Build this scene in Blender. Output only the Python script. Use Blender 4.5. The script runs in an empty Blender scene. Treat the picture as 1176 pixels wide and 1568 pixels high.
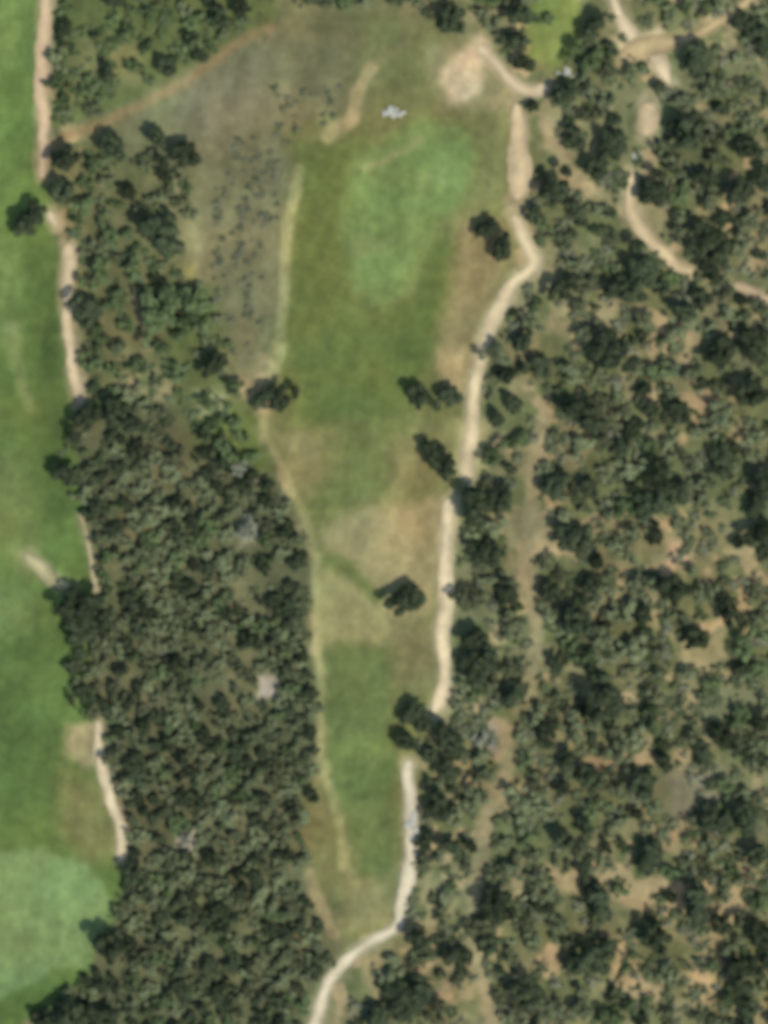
import bpy, math, random
import numpy as np
from mathutils import Vector, Matrix
random.seed(11); rng=np.random.default_rng(7)
S=0.125
K=0.95
def W(px,py): return ((px-588)*S,(784-py)*S)

# ---------------- noise ----------------
_lat={}
def vnoise(x,y,scale,seed):
    x=np.asarray(x,float)/scale+1000; y=np.asarray(y,float)/scale+1000
    if seed not in _lat: _lat[seed]=np.random.default_rng(seed).random((256,256))
    L=_lat[seed]
    xi=np.floor(x).astype(int); yi=np.floor(y).astype(int)
    fx=x-xi; fy=y-yi
    fx=fx*fx*(3-2*fx); fy=fy*fy*(3-2*fy)
    a=L[xi%256,yi%256];b=L[(xi+1)%256,yi%256];c=L[xi%256,(yi+1)%256];d=L[(xi+1)%256,(yi+1)%256]
    return (a*(1-fx)+b*fx)*(1-fy)+(c*(1-fx)+d*fx)*fy
def fbm(x,y,scale,seed,o=4):
    v=0;amp=1;t=0
    for i in range(o):
        v=v+amp*vnoise(x+i*37.1,y-i*91.7,scale/2**i,seed+i); t+=amp; amp*=0.55
    return v/t
def sstep(a,b,v):
    t=np.clip((v-a)/(b-a),0,1); return t*t*(3-2*t)
def seg_dist(x,y,pts,closed=False):
    d=np.full(np.shape(x),1e9)
    n=len(pts)
    for i in range(n if closed else n-1):
        ax,ay=pts[i];bx,by=pts[(i+1)%n]
        dx,dy=bx-ax,by-ay; l=dx*dx+dy*dy+1e-9
        t=np.clip(((x-ax)*dx+(y-ay)*dy)/l,0,1)
        d=np.minimum(d,np.hypot(x-ax-t*dx,y-ay-t*dy))
    return d
def inside(x,y,pts):
    r=np.zeros(np.shape(x),bool);n=len(pts)
    for i in range(n):
        ax,ay=pts[i];bx,by=pts[(i+1)%n]
        if ay==by: continue
        c=((ay>y)!=(by>y))&(x<(bx-ax)*(y-ay)/(by-ay)+ax); r^=c
    return r
def pmask(x,y,pts,f):
    d=seg_dist(x,y,pts,True); s=np.where(inside(x,y,pts),d,-d)
    return sstep(-f,f,s)
def height(px,py):
    return 1.2*fbm(px,py,420,50,2)+0.25*fbm(px,py,90,60,2)

# ---------------- paths ----------------
def catmull(p,step=4):
    P=[p[0]]+list(p)+[p[-1]];out=[]
    for i in range(1,len(P)-2):
        p0,p1,p2,p3=[np.array(q,float) for q in P[i-1:i+3]]
        n=max(2,int(np.hypot(*(p2-p1)[:2])/step))
        for k in range(n):
            t=k/n
            out.append(0.5*((2*p1)+(-p0+p2)*t+(2*p0-5*p1+4*p2-p3)*t*t+(-p0+3*p1-3*p2+p3)*t**3))
    out.append(np.array(P[-1],float)); return np.array(out)
TR=[
 ([(66,-60,20),(68,0,20),(69,60,21),(64,130,23),(67,200,19),(64,272,14)],(200,174,140)),
 ([(74,325,16),(84,345,16)],(200,186,152)),
 ([(104,375,20),(106,400,22),(101,450,18),(106,520,18),(113,570,18),(121,618,20)],(202,183,148)),
 ([(122,785,7),(135,835,7),(150,915,10)],(165,156,122)),
 ([(40,850,16),(60,868,22),(82,888,22),(110,902,14)],(172,168,128)),
 ([(152,1105,14),(152,1145,16),(160,1185,16),(174,1235,17),(184,1275,18),(186,1318,16)],(208,194,160)),
 ([(735,68,28),(757,92,16),(785,125,16),(812,140,20),(838,132,24)],(204,186,152)),
 ([(790,160,14),(795,195,26),(796,240,36),(795,285,34),(790,305,20)],(204,182,144)),
 ([(787,330,14),(800,365,22),(817,400,20),(806,418,14),(786,430,16),(770,460,24),(752,500,24),(735,555,22),(725,610,20),(722,660,24),(715,700,32),(716,735,24)],(212,196,158)),
 ([(690,765,16),(686,800,20),(681,860,23),(684,930,23),(677,975,22),(680,1030,20),(676,1070,25),(664,1092,18)],(218,202,165)),
 ([(625,1165,16),(626,1210,18),(630,1260,20),(628,1330,20),(615,1385,25),(606,1420,18),(570,1442,16),(535,1468,18),(508,1495,18),(492,1530,18),(480,1575,16),(470,1640,16)],(208,200,172)),
 ([(930,-40,16),(948,20,18),(972,62,32),(1003,85,28),(1025,128,14)],(206,190,156)),
 ([(950,92,14),(985,72,38),(1040,62,16),(1090,40,14),(1140,5,14),(1200,-40,14)],(188,168,126)),
 ([(992,158,36),(990,207,28)],(198,178,143)),
 ([(968,262,10),(964,290,14),(968,325,24),(988,360,22),(1015,385,20),(1040,412,24),(1062,415,12)],(204,184,146)),
 ([(1124,438,16),(1150,448,16),(1200,470,16)],(192,170,136)),
]
FT=[
 ([(88,212,10),(130,200,12),(180,178,12),(235,152,12),(300,112,11),(360,72,12),(415,38,20)],(148,122,84),.72),
 ([(570,105,18),(548,140,22),(540,180,24),(500,208,16)],(168,152,108),.9),
 ([(455,262,24),(446,330,22),(436,400,14),(434,460,12),(430,520,12),(416,575,11)],(154,154,106),.8),
 ([(402,640,14),(418,690,12),(445,735,11),(465,795,14),(483,850,14),(487,930,8),(488,1010,8),(492,1080,7),(494,1160,10),(512,1220,12),(522,1280,12),(528,1330,10),(545,1350,8)],(154,150,102),.8),
 ([(832,645,26),(816,730,24),(810,800,22),(808,880,20),(822,960,26),(808,1065,26)],(152,142,106),.9),
 ([(770,1110,18),(776,1180,20),(745,1250,20),(735,1340,20),(714,1410,24),(735,1490,22),(760,1600,22)],(152,142,106),.9),
 ([(835,190,20),(860,240,24),(905,300,16)],(160,146,110),.75),
 ([(205,450,12),(228,530,14)],(148,132,100),.6),
 ([(475,1340,22),(495,1400,18),(510,1430,12)],(156,140,102),.7),
 ([(15,500,16),(30,570,20),(45,625,16)],(118,134,84),.7),
]
L=[
 ([(-3000,-3000),(75,-3000),(72,0),(66,260),(80,350),(112,600),(115,700),(135,860),(140,1090),(165,1230),(195,1340),(170,1420),(120,1500),(40,1568),(-100,1700),(-3000,1700)],(85,114,60),8,1),
 ([(-60,-60),(50,-60),(50,100),(-60,140)],(96,128,72),36,.9),
 ([(-60,150),(40,150),(40,330),(-60,380)],(91,122,64),36,.9),
 ([(-60,380),(30,390),(30,520),(-60,560)],(104,126,72),30,.8),
 ([(40,380),(95,380),(110,620),(105,780),(70,780)],(76,104,56),24,.9),
 ([(-60,640),(40,700),(60,830),(-60,840)],(102,120,70),36,.8),
 ([(-40,960),(90,960),(110,1100),(80,1240),(-40,1260)],(76,107,58),36,.8),
 ([(-60,880),(50,900),(60,960),(-60,980)],(98,122,74),28,.7),
 ([(20,840),(50,835),(60,880),(30,880)],(140,136,92),18,.6),
 ([(105,1110),(150,1105),(160,1170),(125,1175),(100,1150)],(162,154,112),12,.95),
 ([(95,1180),(160,1190),(180,1310),(130,1330),(90,1260)],(124,126,80),26,.8),
 ([(-60,1305),(60,1300),(135,1325),(180,1390),(130,1478),(60,1500),(-60,1550)],(110,142,90),9,.95),
 ([(82,-60),(440,-60),(420,30),(235,145),(84,200)],(92,106,63),10,1),
 ([(100,60),(220,60),(220,130),(100,160)],(112,116,76),18,.8),
 ([(120,205),(290,110),(430,40),(570,30),(590,100),(520,215),(440,250),(430,420),(405,570),(350,575),(310,430),(255,260)],(114,115,82),20,1),
 ([(420,-60),(640,-60),(600,60),(430,60)],(104,106,73),22,.9),
 ([(280,120),(400,80),(420,160),(330,230),(270,190)],(122,120,94),30,.8),
 ([(210,270),(280,290),(330,380),(320,470),(270,400)],(136,130,92),26,.9),
 ([(268,400),(300,400),(298,430),(268,428)],(160,152,84),9,.8),
 ([(240,440),(330,440),(360,640),(300,700),(260,560)],(84,104,60),26,.85),
 ([(320,610),(400,640),(420,720),(370,730),(320,680)],(86,110,58),18,.85),
 ([(85,240),(250,240),(290,420),(240,560),(130,600)],(98,103,68),18,.75),
 ([(430,200),(560,165),(640,60),(700,170),(780,180),(790,300),(780,420),(720,580),(700,740),(685,860),(670,1090),(620,1180),(605,1410),(530,1450),(500,1200),(488,870),(410,650),(440,430),(450,260)],(111,117,70),12,1),
 ([(560,20),(680,20),(680,160),(560,200),(530,120)],(106,113,71),22,.8),
 ([(455,230),(560,200),(540,470),(640,480),(700,330),(700,420),(660,540),(620,640),(450,660),(430,560)],(94,110,57),26,.9),
 ([(450,560),(560,600),(580,640),(480,650)],(82,106,58),26,.75),
 ([(520,440),(640,460),(600,560),(480,560)],(90,114,62),30,.7),
 ([(640,380),(690,360),(650,560),(600,600),(610,500)],(80,106,56),24,.8),
 ([(700,330),(780,340),(770,430),(720,570),(670,560),(690,430)],(138,127,88),22,.9),
 ([(670,540),(725,540),(715,610),(680,590)],(172,152,108),15,.9),
 ([(705,160),(780,170),(775,320),(720,320),(740,240)],(118,125,78),18,.9),
 ([(552,240),(600,205),(650,180),(708,193),(726,245),(702,310),(667,345),(642,420),(587,472),(538,447),(524,390),(526,300)],(108,136,78),16,.95),
 ([(555,250),(640,205),(645,215),(560,262)],(142,146,96),7,.8),
 ([(530,360),(600,365),(590,385),(535,390)],(128,140,88),14,.6),
 ([(640,265),(690,255),(680,290),(645,285)],(130,146,90),14,.6),
 ([(535,400),(635,390),(615,440),(580,464),(542,442)],(106,140,82),14,.6),
 ([(415,660),(520,650),(520,740),(460,760)],(132,127,86),24,.8),
 ([(500,660),(610,640),(590,760),(480,790)],(102,114,65),26,.85),
 ([(490,815),(560,775),(695,755),(675,880),(665,940),(600,960),(545,900)],(150,139,98),18,.9),
 ([(590,690),(690,650),(700,740),(600,760)],(130,127,84),24,.7),
 ([(492,870),(600,900),(600,990),(495,985)],(140,139,94),14,.9),
 ([(600,950),(670,950),(665,1060),(610,1050)],(126,123,82),16,.9),
 ([(492,850),(515,850),(590,905),(575,922)],(96,112,62),9,.85),
 ([(497,990),(590,988),(600,1100),(612,1200),(600,1330),(545,1340),(525,1250),(500,1170)],(92,113,66),16,.95),
 ([(505,1130),(600,1130),(600,1170),(510,1170)],(100,122,68),16,.7),
 ([(520,1170),(600,1170),(595,1220),(525,1230)],(78,100,56),14,.6),
 ([(470,1170),(500,1190),(525,1320),(500,1400),(470,1300)],(106,106,64),14,.8),
 ([(530,1350),(600,1340),(595,1410),(530,1430)],(136,134,90),14,.9),
 ([(555,1470),(600,1450),(590,1530),(565,1540)],(154,141,102),9,.8),
 ([(800,-60),(885,-60),(900,60),(850,110),(815,90)],(110,134,70),16,.9),
 ([(640,50),(700,40),(680,90),(650,110)],(110,114,74),14,.8),
 ([(655,80),(720,50),(765,80),(790,140),(770,170),(735,170),(690,170),(660,140)],(134,132,94),16,.85),
 ([(674,105),(700,80),(738,58),(752,72),(738,100),(735,140),(715,160),(688,158),(672,135)],(188,171,138),10,.87),
 ([(940,60),(1010,40),(1030,80),(960,100)],(198,180,143),9,.9),
 ([(800,400),(850,400),(850,450),(800,440)],(143,135,98),12,.9),
 ([(700,640),(750,640),(745,730),(690,730)],(172,165,112),12,.9),
 ([(1040,600),(1100,600),(1095,650),(1050,640)],(170,150,112),10,.9),
 ([(1020,830),(1060,830),(1050,880),(1015,870)],(176,151,120),10,.9),
 ([(900,460),(950,450),(940,500),(900,495)],(162,146,110),10,.8),
 ([(1070,1040),(1200,1040),(1200,1140),(1080,1110)],(108,117,86),20,.8),
 ([(1020,1170),(1110,1180),(1100,1260),(1020,1250)],(124,121,100),24,.8),
 ([(830,1330),(900,1320),(890,1370),(830,1370)],(174,149,108),10,.9),
 ([(950,1350),(1010,1350),(1000,1400),(950,1390)],(174,149,108),10,.9),
 ([(940,1480),(1000,1470),(990,1510),(940,1520)],(168,146,108),10,.9),
 ([(1050,1470),(1100,1500),(1090,1540),(1060,1530)],(168,146,108),10,.9),
 ([(1000,1260),(1050,1270),(1040,1310),(1000,1300)],(160,138,102),10,.9),
 ([(370,790),(400,790),(400,830),(365,830)],(150,152,130),9,.8),
 ([(395,1035),(425,1035),(425,1070),(395,1070)],(172,162,148),8,.9),
 ([(270,1265),(300,1265),(300,1300),(270,1300)],(176,168,148),8,.9),
 ([(295,600),(350,600),(345,640),(300,640)],(140,152,114),10,.8),
 ([(730,1110),(770,1110),(760,1150),(730,1150)],(156,148,138),10,.9),
]
L2S=lambda c:np.where(np.asarray(c)/255<=0.04045,np.asarray(c)/255/12.92,((np.asarray(c)/255+0.055)/1.055)**2.4)
CORR=np.array([1.05,.98,.87])
def toalb(c):
    c=np.asarray(c,float).clip(0,255).copy(); l=(c@np.array([.3,.59,.11]))[...,None]
    c=c*.90+l*.10
    dg=np.clip(c[...,1]-c[...,0],0,60); dr=np.clip(c[...,0]-c[...,1],0,60)
    c[...,0]+=.16*dg-.16*dr; c[...,2]-=.06*dg
    return L2S(c.clip(0,255))/K*CORR
def ground_color(px,py):
    wx=px+24*(fbm(px,py,45,11,4)-.5); wy=py+24*(fbm(px,py,45,21,4)-.5)
    n1=fbm(px,py,80,31,4)[...,None]; n2=fbm(px,py,42,41,3)[...,None]; n3=fbm(px,py,40,44,3)[...,None]
    base=np.array([116,119,84.])*np.ones(n1.shape[:-1]+(3,))
    a=sstep(.46,.66,n1)*.75
    base=base*(1-a)+np.array([146,136,99.])*a
    g=sstep(.42,.58,n2)*.85; base=base*(1-g)+np.array([94,107,70.])*g
    o=sstep(.60,.70,n3)*.85; base=base*(1-o)+np.array([172,150,112.])*o
    m=pmask(wx,wy,STAND,14)[...,None]*.85
    col=base*(1-m)+np.array([92,98,70.])*m
    for pts,c,f,op in L:
        m=(pmask(wx,wy,pts,f)*op)[...,None]
        col=col*(1-m)+np.array(c,float)*m
    for pts,c,op in FT:
        P=catmull([(a,b,w) for a,b,w in pts],14)
        w=np.mean([q[2] for q in pts])/2
        m=(1-sstep(w-5,w+7,seg_dist(wx*.6+px*.4,wy*.6+py*.4,[(q[0],q[1]) for q in P])))*op
        m=(m*(.45+.9*fbm(px,py,26,71,3))).clip(0,1)[...,None]
        col=col*(1-m)+np.array(c,float)*m
    for pts,c in TR:
        P=catmull(pts,14); w=np.mean([q[2] for q in pts])/2
        d=seg_dist(wx*.6+px*.4,wy*.6+py*.4,[(q[0],q[1]) for q in P])
        m=((1-sstep(w-4,w+10,d))*.6)[...,None]
        cc=np.array(c,float)*.86
        col=col*(1-m)+cc*m
    mot=1+.26*(fbm(px,py,60,81,4)-.5)+.22*(fbm(px*2.4+py*.35,py*.35,60,91,3)-.5)+.20*(fbm(px,py,14,95,2)-.5)
    tint=(fbm(px,py,90,99,3)-.5)
    col=col*mot[...,None]
    col[...,0]*=1+.20*tint; col[...,2]*=1-.06*tint
    return toalb(col)

STAND=[(105,600),(200,600),(300,640),(370,690),(425,745),(468,830),(480,1000),(482,1180),(467,1300),(510,1420),(520,1450),(470,1520),(440,1700),(20,1700),(60,1545),(130,1490),(190,1380),(190,1250),(160,1150),(112,1080),(110,1020),(150,920),(152,860),(112,760),(85,720)]
RIGHT=[(845,150),(900,60),(960,-200),(1500,-200),(1500,1800),(560,1800),(540,1520),(620,1430),(640,1300),(645,1180),(650,1110),(695,1080),(700,960),(705,760),(742,700),(745,600),(780,480),(810,430),(830,400),(815,300),(835,230)]
UPL=[(88,235),(300,225),(290,330),(240,300),(260,400),(320,440),(345,520),(370,600),(330,660),(130,620),(122,400),(85,300)]
TOPL=[(82,-160),(470,-160),(410,20),(320,80),(230,130),(85,195)]
TOPR=[(420,-160),(880,-160),(810,20),(800,100),(760,90),(730,50),(690,55),(600,10),(430,0)]
HEATH=[(390,150),(430,130),(530,130),(505,195),(430,225),(425,330),(395,560),(345,540),(320,440),(330,280)]

# ---------------- materials ----------------
def newmat(n):
    m=bpy.data.materials.new(n); m.use_nodes=True; nt=m.node_tree
    b=nt.nodes["Principled BSDF"]; b.inputs["Roughness"].default_value=.95
    b.inputs["Specular IOR Level"].default_value=.1
    return m,nt,b
def soil_mat(name,attr,s1,s2,lo,hi,bump):
    m,nt,b=newmat(name)
    a=nt.nodes.new("ShaderNodeAttribute"); a.attribute_name=attr
    tc=nt.nodes.new("ShaderNodeTexCoord")
    n=nt.nodes.new("ShaderNodeTexNoise"); n.inputs["Scale"].default_value=s1; n.inputs["Detail"].default_value=8; n.inputs["Roughness"].default_value=.65
    n2=nt.nodes.new("ShaderNodeTexNoise"); n2.inputs["Scale"].default_value=s2; n2.inputs["Detail"].default_value=4
    for q in (n,n2): nt.links.new(tc.outputs["Object"],q.inputs["Vector"])
    mr=nt.nodes.new("ShaderNodeMapRange"); mr.inputs["From Min"].default_value=.3; mr.inputs["From Max"].default_value=.7
    mr.inputs["To Min"].default_value=lo; mr.inputs["To Max"].default_value=hi
    ad=nt.nodes.new("ShaderNodeMath"); ad.operation='ADD'
    hf=nt.nodes.new("ShaderNodeMath"); hf.operation='MULTIPLY'; hf.inputs[1].default_value=.5
    nt.links.new(n.outputs["Fac"],ad.inputs[0]); nt.links.new(n2.outputs["Fac"],ad.inputs[1]); nt.links.new(ad.outputs[0],hf.inputs[0])
    nt.links.new(hf.outputs[0],mr.inputs["Value"])
    vm=nt.nodes.new("ShaderNodeVectorMath"); vm.operation='SCALE'
    nt.links.new(a.outputs["Color"],vm.inputs[0]); nt.links.new(mr.outputs[0],vm.inputs["Scale"])
    nt.links.new(vm.outputs[0],b.inputs["Base Color"])
    bp=nt.nodes.new("ShaderNodeBump"); bp.inputs["Strength"].default_value=bump; bp.inputs["Distance"].default_value=.15
    nt.links.new(n2.outputs["Fac"],bp.inputs["Height"]); nt.links.new(bp.outputs[0],b.inputs["Normal"])
    return m
M_ground=soil_mat("ground_soil_and_grass","Col",.7,3.2,.78,1.22,.35)
M_track=soil_mat("pale_dirt","Col",.5,2.2,.85,1.12,.3)
M_grass=soil_mat("grass_blades","Col",.5,2.0,.85,1.15,0)
def leaf_mat(name,dark,light,rv=.35):
    m,nt,b=newmat(name); b.inputs["Roughness"].default_value=.8
    tc=nt.nodes.new("ShaderNodeTexCoord"); n=nt.nodes.new("ShaderNodeTexNoise"); n.inputs["Scale"].default_value=.8; n.inputs["Detail"].default_value=5
    nt.links.new(tc.outputs["Object"],n.inputs["Vector"])
    r=nt.nodes.new("ShaderNodeValToRGB"); r.color_ramp.elements[0].position=.35; r.color_ramp.elements[1].position=.68
    r.color_ramp.elements[0].color=(*dark,1); r.color_ramp.elements[1].color=(*light,1)
    nt.links.new(n.outputs["Fac"],r.inputs[0])
    oi=nt.nodes.new("ShaderNodeObjectInfo"); mr=nt.nodes.new("ShaderNodeMapRange"); mr.inputs["To Min"].default_value=1-rv; mr.inputs["To Max"].default_value=1+rv
    nt.links.new(oi.outputs["Random"],mr.inputs["Value"])
    vm=nt.nodes.new("ShaderNodeVectorMath"); vm.operation='SCALE'
    nt.links.new(r.outputs[0],vm.inputs[0]); nt.links.new(mr.outputs[0],vm.inputs["Scale"]); nt.links.new(vm.outputs[0],b.inputs["Base Color"])
    return m
M_oak=leaf_mat("holm_oak_leaves",(.038,.052,.027),(.080,.100,.050),.3)
M_pine=leaf_mat("woodland_leaves",(.105,.130,.062),(.215,.240,.122),.42)
M_green=leaf_mat("fresh_leaves",(.080,.118,.048),(.155,.205,.085),.3)
M_olive=leaf_mat("silvery_leaves",(.17,.185,.13),(.28,.29,.21),.2)
M_bark,nt,b=newmat("bark")
n=nt.nodes.new("ShaderNodeTexNoise"); n.inputs["Scale"].default_value=6
r=nt.nodes.new("ShaderNodeValToRGB"); r.color_ramp.elements[0].color=(.05,.04,.03,1); r.color_ramp.elements[1].color=(.16,.13,.1,1)
nt.links.new(n.outputs["Fac"],r.inputs[0]); nt.links.new(r.outputs[0],b.inputs["Base Color"])
M_rock,nt,b=newmat("pale_limestone")
n=nt.nodes.new("ShaderNodeTexNoise"); n.inputs["Scale"].default_value=3
r=nt.nodes.new("ShaderNodeValToRGB"); r.color_ramp.elements[0].color=(.34,.34,.27,1); r.color_ramp.elements[1].color=(.60,.59,.50,1)
nt.links.new(n.outputs["Fac"],r.inputs[0]); nt.links.new(r.outputs[0],b.inputs["Base Color"])

def mesh_np(name,V,F,mats,midx=None,col=None,smooth=False):
    V=np.asarray(V,np.float32); F=np.asarray(F,np.int32); k=F.shape[1]
    me=bpy.data.meshes.new(name)
    me.vertices.add(len(V)); me.vertices.foreach_set("co",V.ravel())
    me.loops.add(F.size); me.loops.foreach_set("vertex_index",F.ravel())
    me.polygons.add(len(F)); me.polygons.foreach_set("loop_start",np.arange(0,F.size,k,dtype=np.int32))
    for m in mats: me.materials.append(m)
    if midx is not None: me.polygons.foreach_set("material_index",np.asarray(midx,np.int32))
    me.polygons.foreach_set("use_smooth",np.full(len(F),smooth))
    if col is not None:
        a=me.color_attributes.new("Col",'FLOAT_COLOR','POINT')
        a.data.foreach_set("color",np.concatenate([col,np.ones((len(col),1))],1).astype(np.float32).ravel())
    me.update(calc_edges=True); me.validate()
    return me
def add(name,me):
    o=bpy.data.objects.new(name,me); bpy.context.collection.objects.link(o); return o

# ---------------- ground ----------------
def axis(a,b,step):
    c=np.arange(a,b+step,step); e=[];d=step
    while sum(e)<50000: d*=1.22; e.append(d)
    e=np.cumsum(e)
    return np.concatenate([(c[0]-e)[::-1],c,c[-1]+e])
gx=axis(-80,1256,2.5); gy=axis(-80,1648,2.5)
PX,PY=np.meshgrid(gx,gy); px=PX.ravel();py=PY.ravel()
col=np.concatenate([ground_color(px[i:i+60000],py[i:i+60000]) for i in range(0,len(px),60000)])
x,y=W(px,py); z=height(px,py)
nx,ny=len(gx),len(gy); idx=np.arange(nx*ny).reshape(ny,nx)
F=np.stack([idx[1:,:-1],idx[1:,1:],idx[:-1,1:],idx[:-1,:-1]],-1).reshape(-1,4)
add("ground",mesh_np("ground",np.stack([x,y,z],1),F,[M_ground],col=col,smooth=True))

# ---------------- dirt tracks ----------------
def ribbon(name,pts,c,shrink,alt,seed):
    P=catmull(pts,4); n=len(P)
    T=np.gradient(P[:,:2],axis=0); T/=np.linalg.norm(T,axis=1)[:,None]+1e-9; N=np.stack([-T[:,1],T[:,0]],1)
    s=np.arange(n)*4.
    P[:,:2]+=N*((fbm(s,s*0+seed*33,60,140,3)-.5)*7)[:,None]
    wl=P[:,2]/2*shrink*(1+1.1*(fbm(s,s*0+seed*50,26,110,4)-.5)); wr=P[:,2]/2*shrink*(1+1.1*(fbm(s,s*0+seed*70,26,120,4)-.5))
    tap=np.minimum(1,np.minimum(np.arange(n)+.6,n-.4-np.arange(n))/3)**.5
    wl*=tap; wr*=tap; V=[];C=[]
    cs=np.linspace(-1,1,9)
    for t in cs:
        w=np.where(t<0,wl,wr)*t
        q=P[:,:2]+N*w[:,None]
        X,Y=W(q[:,0],q[:,1]); V.append(np.stack([X,Y,height(q[:,0],q[:,1])+alt],1))
        k=.82+.21*(1-abs(t))+.0*s
        if abs(t)<.1: k=k*.96
        k=k*(1+.34*(fbm(q[:,0],q[:,1],28,130,3)-.5))
        C.append(toalb(np.array(c,float)[None]*k[:,None]))
    V=np.stack(V,1).reshape(-1,3);C=np.stack(C,1).reshape(-1,3)
    i=np.arange(n*9).reshape(n,9)
    F=np.stack([i[:-1,:-1],i[:-1,1:],i[1:,1:],i[1:,:-1]],-1).reshape(-1,4)
    me=mesh_np(name,V,F,[M_track],col=C,smooth=True)
    if sum(p.normal.z for p in me.polygons)<0: me.flip_normals()
    add(name,me)
for k,(pts,c) in enumerate(TR): ribbon("dirt_track",pts,c,.94,.02+.004*k,k)

# ---------------- trees ----------------
def tube(V,F,M,p0,p1,r0,r1,n=6):
    p0=Vector(p0);p1=Vector(p1);q=(p1-p0).to_track_quat('Z','Y'); b0=len(V)
    for p,r in((p0,r0),(p1,r1)):
        for i in range(n):
            a=i/n*2*math.pi; V.append(tuple(p+q@Vector((math.cos(a)*r,math.sin(a)*r,0))))
    for i in range(n):
        F.append((b0+i,b0+(i+1)%n,b0+n+(i+1)%n,b0+n+i)); M.append(0)
def make_tree(name,mat,seed,R=4.,H=6.,leaf=.42,nclump=16,per=100,flat=.62,irr=.0):
    rg=np.random.default_rng(seed); V=[];F=[];M=[]
    hb=H*.34
    bend=(rg.normal(0,.15),rg.normal(0,.15))
    tube(V,F,M,(0,0,-.3),(bend[0],bend[1],hb),.30,.2,8)
    cen=[]
    ph=rg.random()*6.283
    for i in range(nclump):
        a=rg.random()*6.283; rr=R*(.72+irr*.25)*math.sqrt(rg.random())*(1 if i else 0)
        st=1+(.22+irr*.25)*math.cos(2*a+seed)+irr*.3*math.cos(3*a+ph)
        zc=hb+(H-hb)*(.15+.65*rg.random())*(1-.35*(rr/R)**2)
        cen.append((rr*math.cos(a)*st,rr*math.sin(a)*st,zc,R*(.19+.22*rg.random())))
    for c in cen[:8]: 
        mid=(c[0]*.5+bend[0]*.5,c[1]*.5+bend[1]*.5,hb+(c[2]-hb)*.4)
        tube(V,F,M,(bend[0],bend[1],hb-.1),mid,.15,.09,5); tube(V,F,M,mid,c[:3],.09,.03,5)
    V=np.array(V,float); Q=[]
    for cx,cy,cz,cr in cen:
        n=int(per*(cr/(R*.34))**2)
        d=rg.normal(size=(n,3)); d[:,2]=np.where(d[:,2]<-.3,-d[:,2],d[:,2]); d/=np.linalg.norm(d,axis=1)[:,None]
        rad=cr*(.6+.45*rg.random(n))
        p=np.array([cx,cy,cz])+d*rad[:,None]*np.array([1,1,flat])
        nn=d+np.array([0,0,.35])+rg.normal(0,.4,(n,3)); nn/=np.linalg.norm(nn,axis=1)[:,None]
        t=np.cross(nn,rg.normal(size=(n,3))); t/=np.linalg.norm(t,axis=1)[:,None]; u=np.cross(nn,t)
        s=(leaf*(.5+.8*rg.random(n)))[:,None]
        Q.append(np.stack([p-t*s,p-u*s*.6,p+t*s,p+u*s*.6],1))
    Q=np.concatenate(Q); nb=len(V)
    V=np.concatenate([V,Q.reshape(-1,3)])
    F=np.concatenate([np.array(F),nb+np.arange(len(Q)*4).reshape(-1,4)])
    M=np.concatenate([np.array(M),np.ones(len(Q),int)])
    return mesh_np(name,V,F,[M_bark,mat],midx=M)
OAK=[make_tree("holm_oak",M_oak,100+i,nclump=20,per=110,irr=.35) for i in range(6)]
PINE=[make_tree("woodland_tree",M_pine,200+i,nclump=15,per=78,H=5.4,irr=.9) for i in range(9)]
GREEN=[make_tree("leafy_tree",M_green,300+i,nclump=16,per=80,H=5.2,irr=.7) for i in range(5)]
OLIVE=[make_tree("silver_tree",M_olive,400+i,nclump=13,per=80,H=4.0,irr=.5) for i in range(3)]
placed=[]
def tree(kind,name,px,py,r,hs=1.):
    X,Y=W(px,py); o=add(name,random.choice(kind)); s=r*S/4.
    o.location=(X,Y,float(height(np.array(px),np.array(py)))-.05)
    o.rotation_euler=(0,0,random.random()*6.283)
    o.scale=(s*random.uniform(.8,1.2),s*random.uniform(.8,1.2),s*hs*random.uniform(.85,1.2))
    placed.append((px,py,r))
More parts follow.
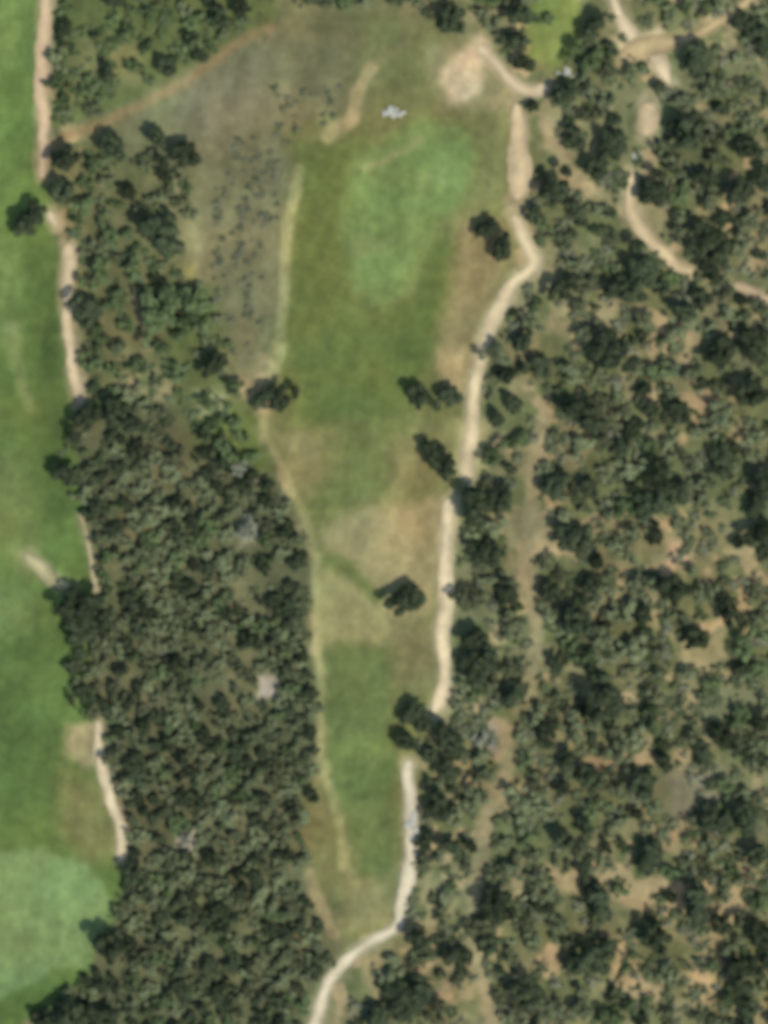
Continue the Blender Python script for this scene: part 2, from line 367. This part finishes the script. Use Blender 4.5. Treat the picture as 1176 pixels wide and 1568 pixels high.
DARK=[(45,330,28),(85,285,22),(100,240,24),(168,228,26),(235,212,22),(275,238,24),(245,352,32),(160,105,18),(253,93,18),(190,290,16),(128,475,24),(95,45,16),
(320,555,24),(175,625,26),(128,640,26),(95,722,26),(200,650,20),(130,935,34),(125,970,26),(122,1060,20),(190,1165,18),(170,1450,32),(205,1335,20),(95,1552,30),(150,1545,26),
(400,603,22),(425,603,24),(742,345,22),(768,375,24),(640,608,22),(682,606,22),(660,690,22),(680,708,20),(610,916,24),(630,912,20),(718,970,26),(725,1015,26),(728,768,26),(765,757,26),(622,1085,22),(682,1120,30),(618,1135,20),(648,1108,16),
(690,30,24),(790,25,26),(780,62,20),(905,35,26),(862,140,26),(808,160,12),(930,215,28),(1060,92,26),(1045,215,28),(1002,130,12),(1140,230,24),(845,285,28),(815,325,16),(872,315,20),(995,290,28),(975,410,34),(945,440,22),(1075,370,32),(1120,290,28),
(930,535,32),(890,628,32),(800,520,22),(820,560,20),(775,572,20),(1090,545,28),(838,902,20),(870,820,24),(880,955,28),(915,1065,36),(1030,905,26),(985,770,22),(1000,728,24),(897,1185,26),(980,1190,26),(855,1275,22),(987,1312,24),(1060,1382,32),(915,1382,32),(910,1462,32),(760,1382,30),(635,1432,26),(615,1522,32),(568,1552,24),
(1130,1250,30),(1160,1300,22),(800,1512,28),(1000,1432,28),(1130,1482,26),(1160,1420,28),(1160,820,28),(1160,740,26),(1110,935,24),(1060,980,24),(1160,1100,20),(1140,590,26),(1150,520,28),(1165,60,22),(780,1062,22),(848,1010,16),(850,740,22),(735,840,22),(770,905,18),(662,1232,22),(682,1290,20),(1030,630,22),(1100,700,22),(1088,418,18),(1040,470,22),(945,680,18),(1070,1150,18),(330,25,18),(370,8,18),(290,60,14)]
for a,b_,r_ in DARK: tree(OAK,"holm_oak_tree",a+5,b_+4,r_*.97,1.0)
for a,b_,r_ in [(265,475,34),(300,460,26),(285,500,26),(235,500,22),(345,690,20),(360,590,16),(270,570,18),(150,420,22),(175,460,18),(205,410,20),(150,520,18),(880,75,18),(835,30,12),(360,650,16),(385,700,16),(330,650,14),(370,670,14)]: tree(GREEN,"leafy_tree",a,b_,r_)
for a,b_,r_ in [(380,810,20),(285,1280,11),(740,1130,14),(365,718,12)]: tree(OLIVE,"silver_leaved_tree",a,b_,r_)
ALLTR=[([(q[0],q[1]) for q in catmull(p,12)],np.mean([q[2] for q in p])/2) for p,c in TR]+[([(q[0],q[1]) for q in catmull(p,12)],np.mean([q[2] for q in p])/2) for p,c,o in FT]
CLEAR=[(1060,620,26),(1035,855,22),(925,475,22),(1050,1215,32),(865,1350,22),(985,1375,22),(970,1495,22),(1080,1515,20),(1025,1285,20),(985,75,26),(1150,410,16),(920,770,14),(1110,1180,20),(410,1052,10),(190,140,22),(120,120,18)]
def clear_of_tracks(x,y,pad):
    for P,w in ALLTR:
        if seg_dist(np.array(x),np.array(y),P)<w+pad: return False
    return True
def put(px,py,r,kinds,gap,trackpad,thin):
    if any((px-a)**2+(py-b)**2<((r+c)*gap)**2 for a,b,c in placed): return 0
    if any((px-a)**2+(py-b)**2<(c+r*.6)**2 for a,b,c in CLEAR): return 0
    if thin is not None and vnoise(np.array(px),np.array(py),55,555)<thin*random.random()*2: return 0
    if not clear_of_tracks(px,py,r*trackpad): return 0
    kk,nm=random.choices([q[:2] for q in kinds],[q[2] for q in kinds])[0]
    tree(kk,nm,px,py,r); return 1
def fill(poly,n,rmin,rmax,kinds,gap,trackpad=.62,thin=None):
    P=np.array(poly);x0,y0=P.min(0);x1,y1=P.max(0)
    x0=max(x0,-70);x1=min(x1,1250);y0=max(y0,-70);y1=min(y1,1640);k=0
    for t in range(n):
        px=random.uniform(x0,x1);py=random.uniform(y0,y1)
        if not inside(np.array(px),np.array(py),poly): continue
        k+=put(px,py,random.uniform(rmin,rmax),kinds,gap,trackpad,thin)
    return k
def fill_rows(poly,kinds,gap,thin):
    k=0
    for i in range(-90,130):
        for j in range(-90,130):
            px=300+i*.76*14+j*.64*24+random.gauss(0,2.2); py=1050-i*.64*14+j*.76*24+random.gauss(0,2.2)
            if not(-60<px<600 and 580<py<1630) or random.random()<.08: continue
            if not inside(np.array(px),np.array(py),poly): continue
            k+=put(px,py,random.uniform(9,15),kinds,gap,.6,thin)
    return k
kR=[(OAK,"holm_oak_tree",.24),(PINE,"woodland_tree",.60),(GREEN,"leafy_tree",.16)]
kS=[(PINE,"plantation_tree",.58),(OAK,"holm_oak_tree",.28),(GREEN,"leafy_tree",.14)]
c1=fill(RIGHT,5000,9,22,kR,.80,thin=.46)
c2=fill_rows(STAND,kS,.48,.16)
c3=fill(UPL,900,9,17,[(PINE,"woodland_tree",.4),(GREEN,"leafy_tree",.45),(OAK,"holm_oak_tree",.15)],.92,thin=.3)
c4=fill(TOPL,700,9,17,[(GREEN,"leafy_tree",.7),(PINE,"woodland_tree",.15),(OAK,"holm_oak_tree",.15)],.95,thin=.75)
c5=fill(TOPR,700,12,20,kR,.85)
print("trees",c1,c2,c3,c4,c5,len(placed))

# ---------------- shrubs ----------------
def shrubs(name,specs,mat,fl=.6):
    Q=[];C=[]
    for px,py,r,c in specs:
        X,Y=W(px,py);Z=float(height(np.array(px),np.array(py)));R=r*S
        n=int(30+30*R); d=rng.normal(size=(n,3)); d[:,2]=abs(d[:,2]); d/=np.linalg.norm(d,axis=1)[:,None]
        lob=1+.35*np.sin(3*np.arctan2(d[:,1],d[:,0])+px)
        p=np.array([X,Y,Z])+d*(R*lob*(.35+.65*rng.random(n)))[:,None]*np.array([1,1,fl])
        nn=d+np.array([0,0,.4])+rng.normal(0,.4,(n,3)); t=np.cross(nn,rng.normal(size=(n,3))); t/=np.linalg.norm(t,axis=1)[:,None]; u=np.cross(nn,t);u/=np.linalg.norm(u,axis=1)[:,None]
        s=(R*.30*(.6+.7*rng.random(n)))[:,None]
        Q.append(np.stack([p-t*s,p-u*s*.6,p+t*s,p+u*s*.6],1).reshape(-1,3))
        C.append(np.repeat(np.array(c)[None]*(.75+.5*rng.random((n,1))),4,0))
    Q=np.concatenate(Q);C=np.concatenate(C)
    add(name,mesh_np(name,Q,np.arange(len(Q)).reshape(-1,4),[mat],col=C))
def shrub_specs(poly,n,r0,r1,cols,pad=1,thin=.3):
    P=np.array(poly);x0,y0=P.min(0);x1,y1=P.max(0);x0=max(x0,-70);x1=min(x1,1250);y0=max(y0,-70);y1=min(y1,1640);out=[]
    xs=rng.uniform(x0,x1,n);ys=rng.uniform(y0,y1,n); ok=inside(xs,ys,poly)&(vnoise(xs,ys,40,777)>thin)
    for P_,w in ALLTR: ok&=seg_dist(xs,ys,P_)>w+pad
    for a,b in zip(xs[ok],ys[ok]):
        out.append((a,b,random.uniform(r0,r1),random.choice(cols)))
    return out
g1=[(.14,.17,.085),(.18,.20,.11),(.11,.14,.065),(.21,.22,.135)]
sp=shrub_specs(RIGHT,3600,5,13,g1,thin=.33)+shrub_specs(STAND,800,4,9,g1)+shrub_specs(UPL,300,4,10,[(.12,.165,.07),(.15,.19,.10)])+shrub_specs(TOPL,420,4,11,[(.11,.15,.06),(.13,.17,.08)])+shrub_specs(TOPR,150,5,9,g1)
shrubs("undergrowth_shrubs",sp,M_grass,.5)
sp=shrub_specs(HEATH,420,3,8,[(.165,.18,.105),(.14,.155,.085),(.18,.19,.12)],thin=.3)
shrubs("heath_shrubs",sp,M_grass,.28)

# ---------------- grass tufts ----------------
n=60000
gxp=rng.uniform(-60,1236,n); gyp=rng.uniform(-60,1628,n)
MEAD=[(430,200),(560,165),(640,60),(700,170),(770,180),(775,300),(750,420),(700,580),(690,740),(670,860),(655,1090),(610,1180),(600,1400),(540,1440),(505,1200),(492,870),(420,650),(440,430),(455,260)]
LF=[(-60,-60),(50,-60),(50,260),(60,350),(90,600),(100,700),(120,860),(110,1090),(140,1230),(170,1340),(150,1420),(100,1500),(0,1568),(-60,1628)]
HE=[(120,205),(290,110),(430,40),(570,30),(590,100),(520,215),(440,250),(430,420),(405,570),(350,575),(310,430),(255,260)]
ok=inside(gxp,gyp,MEAD)|inside(gxp,gyp,LF)|inside(gxp,gyp,HE)
for P_,w in ALLTR[:len(TR)]: ok&=seg_dist(gxp,gyp,P_)>w+2
gxp=gxp[ok];gyp=gyp[ok];n=len(gxp)
gc=ground_color(gxp,gyp)*(.8+.45*rng.random((n,1)))
X,Y=W(gxp,gyp);Z=height(gxp,gyp); base=np.stack([X,Y,Z],1)
a=rng.random(n)*6.283; s=.12+.16*rng.random(n)
T=np.stack([np.cos(a),np.sin(a),0*a],1); U=np.stack([-np.sin(a)*.9,np.cos(a)*.9,.4+0*a],1)
Q=np.stack([base-T*s[:,None]*.5,base+T*s[:,None]*.5,base+U*s[:,None]*1.4],1).reshape(-1,3)
add("meadow_grass",mesh_np("meadow_grass",Q,np.arange(n*3).reshape(-1,3),[M_grass],col=np.repeat(gc,3,0)))

# ---------------- rock heaps ----------------
import bmesh
def heap(name,spots):
    bm=bmesh.new()
    for px,py,r in spots:
        X,Y=W(px,py);Z=float(height(np.array(px),np.array(py)))
        ret=bmesh.ops.create_icosphere(bm,subdivisions=2,radius=r)
        sx,sy,sz=random.uniform(.8,1.3),random.uniform(.8,1.2),random.uniform(.4,.7)
        for v in ret['verts']:
            k=1+random.uniform(-.16,.16); v.co=Vector((v.co.x*sx*k+X,v.co.y*sy*k+Y,v.co.z*sz*k+Z+r*.2))
    me=bpy.data.meshes.new(name); bm.to_mesh(me); bm.free(); me.materials.append(M_rock); add(name,me)
heap("limestone_rocks",[(600+random.gauss(0,8),172+random.gauss(0,5),random.uniform(.2,.5)) for i in range(30)])
heap("limestone_rocks",[(630+random.gauss(0,4),1260+random.gauss(0,7),random.uniform(.2,.45)) for i in range(30)])
heap("limestone_rocks",[(975+random.gauss(0,5),240+random.gauss(0,4),random.uniform(.2,.4)) for i in range(10)])
heap("limestone_rocks",[(870+random.gauss(0,6),108+random.gauss(0,4),random.uniform(.2,.4)) for i in range(10)])

# ---------------- light ----------------
el=math.radians(50); az=math.radians(135)
sv=Vector((math.sin(az)*math.cos(el),math.cos(az)*math.cos(el),math.sin(el)))
sd=bpy.data.lights.new("sun",'SUN'); sd.energy=3.3; sd.angle=math.radians(.6); sd.color=(1,.96,.87)
so=bpy.data.objects.new("sun",sd); so.rotation_euler=sv.to_track_quat('Z','Y').to_euler(); bpy.context.collection.objects.link(so)
w=bpy.data.worlds.new("World"); bpy.context.scene.world=w; w.use_nodes=True; nt=w.node_tree
sk=nt.nodes.new("ShaderNodeTexSky"); sk.sky_type='NISHITA'; sk.sun_disc=False; sk.sun_elevation=el; sk.sun_rotation=az
bg=nt.nodes["Background"]; bg.inputs["Strength"].default_value=.14; nt.links.new(sk.outputs[0],bg.inputs[0])

# ---------------- camera ----------------
H=700.
cd=bpy.data.cameras.new("camera"); co=bpy.data.objects.new("camera",cd); bpy.context.collection.objects.link(co)
co.location=(0,0,H+.8); co.rotation_euler=(0,0,0)
cd.sensor_fit='VERTICAL'; cd.lens=200; cd.sensor_height=2*200*98/H; cd.sensor_width=cd.sensor_height*.75
cd.clip_start=1; cd.clip_end=20000
cd.dof.use_dof=True; cd.dof.focus_distance=350; cd.dof.aperture_fstop=.2/1.05
sc=bpy.context.scene; sc.camera=co
sc.view_settings.view_transform='Standard'; sc.view_settings.look='None'; sc.view_settings.exposure=0
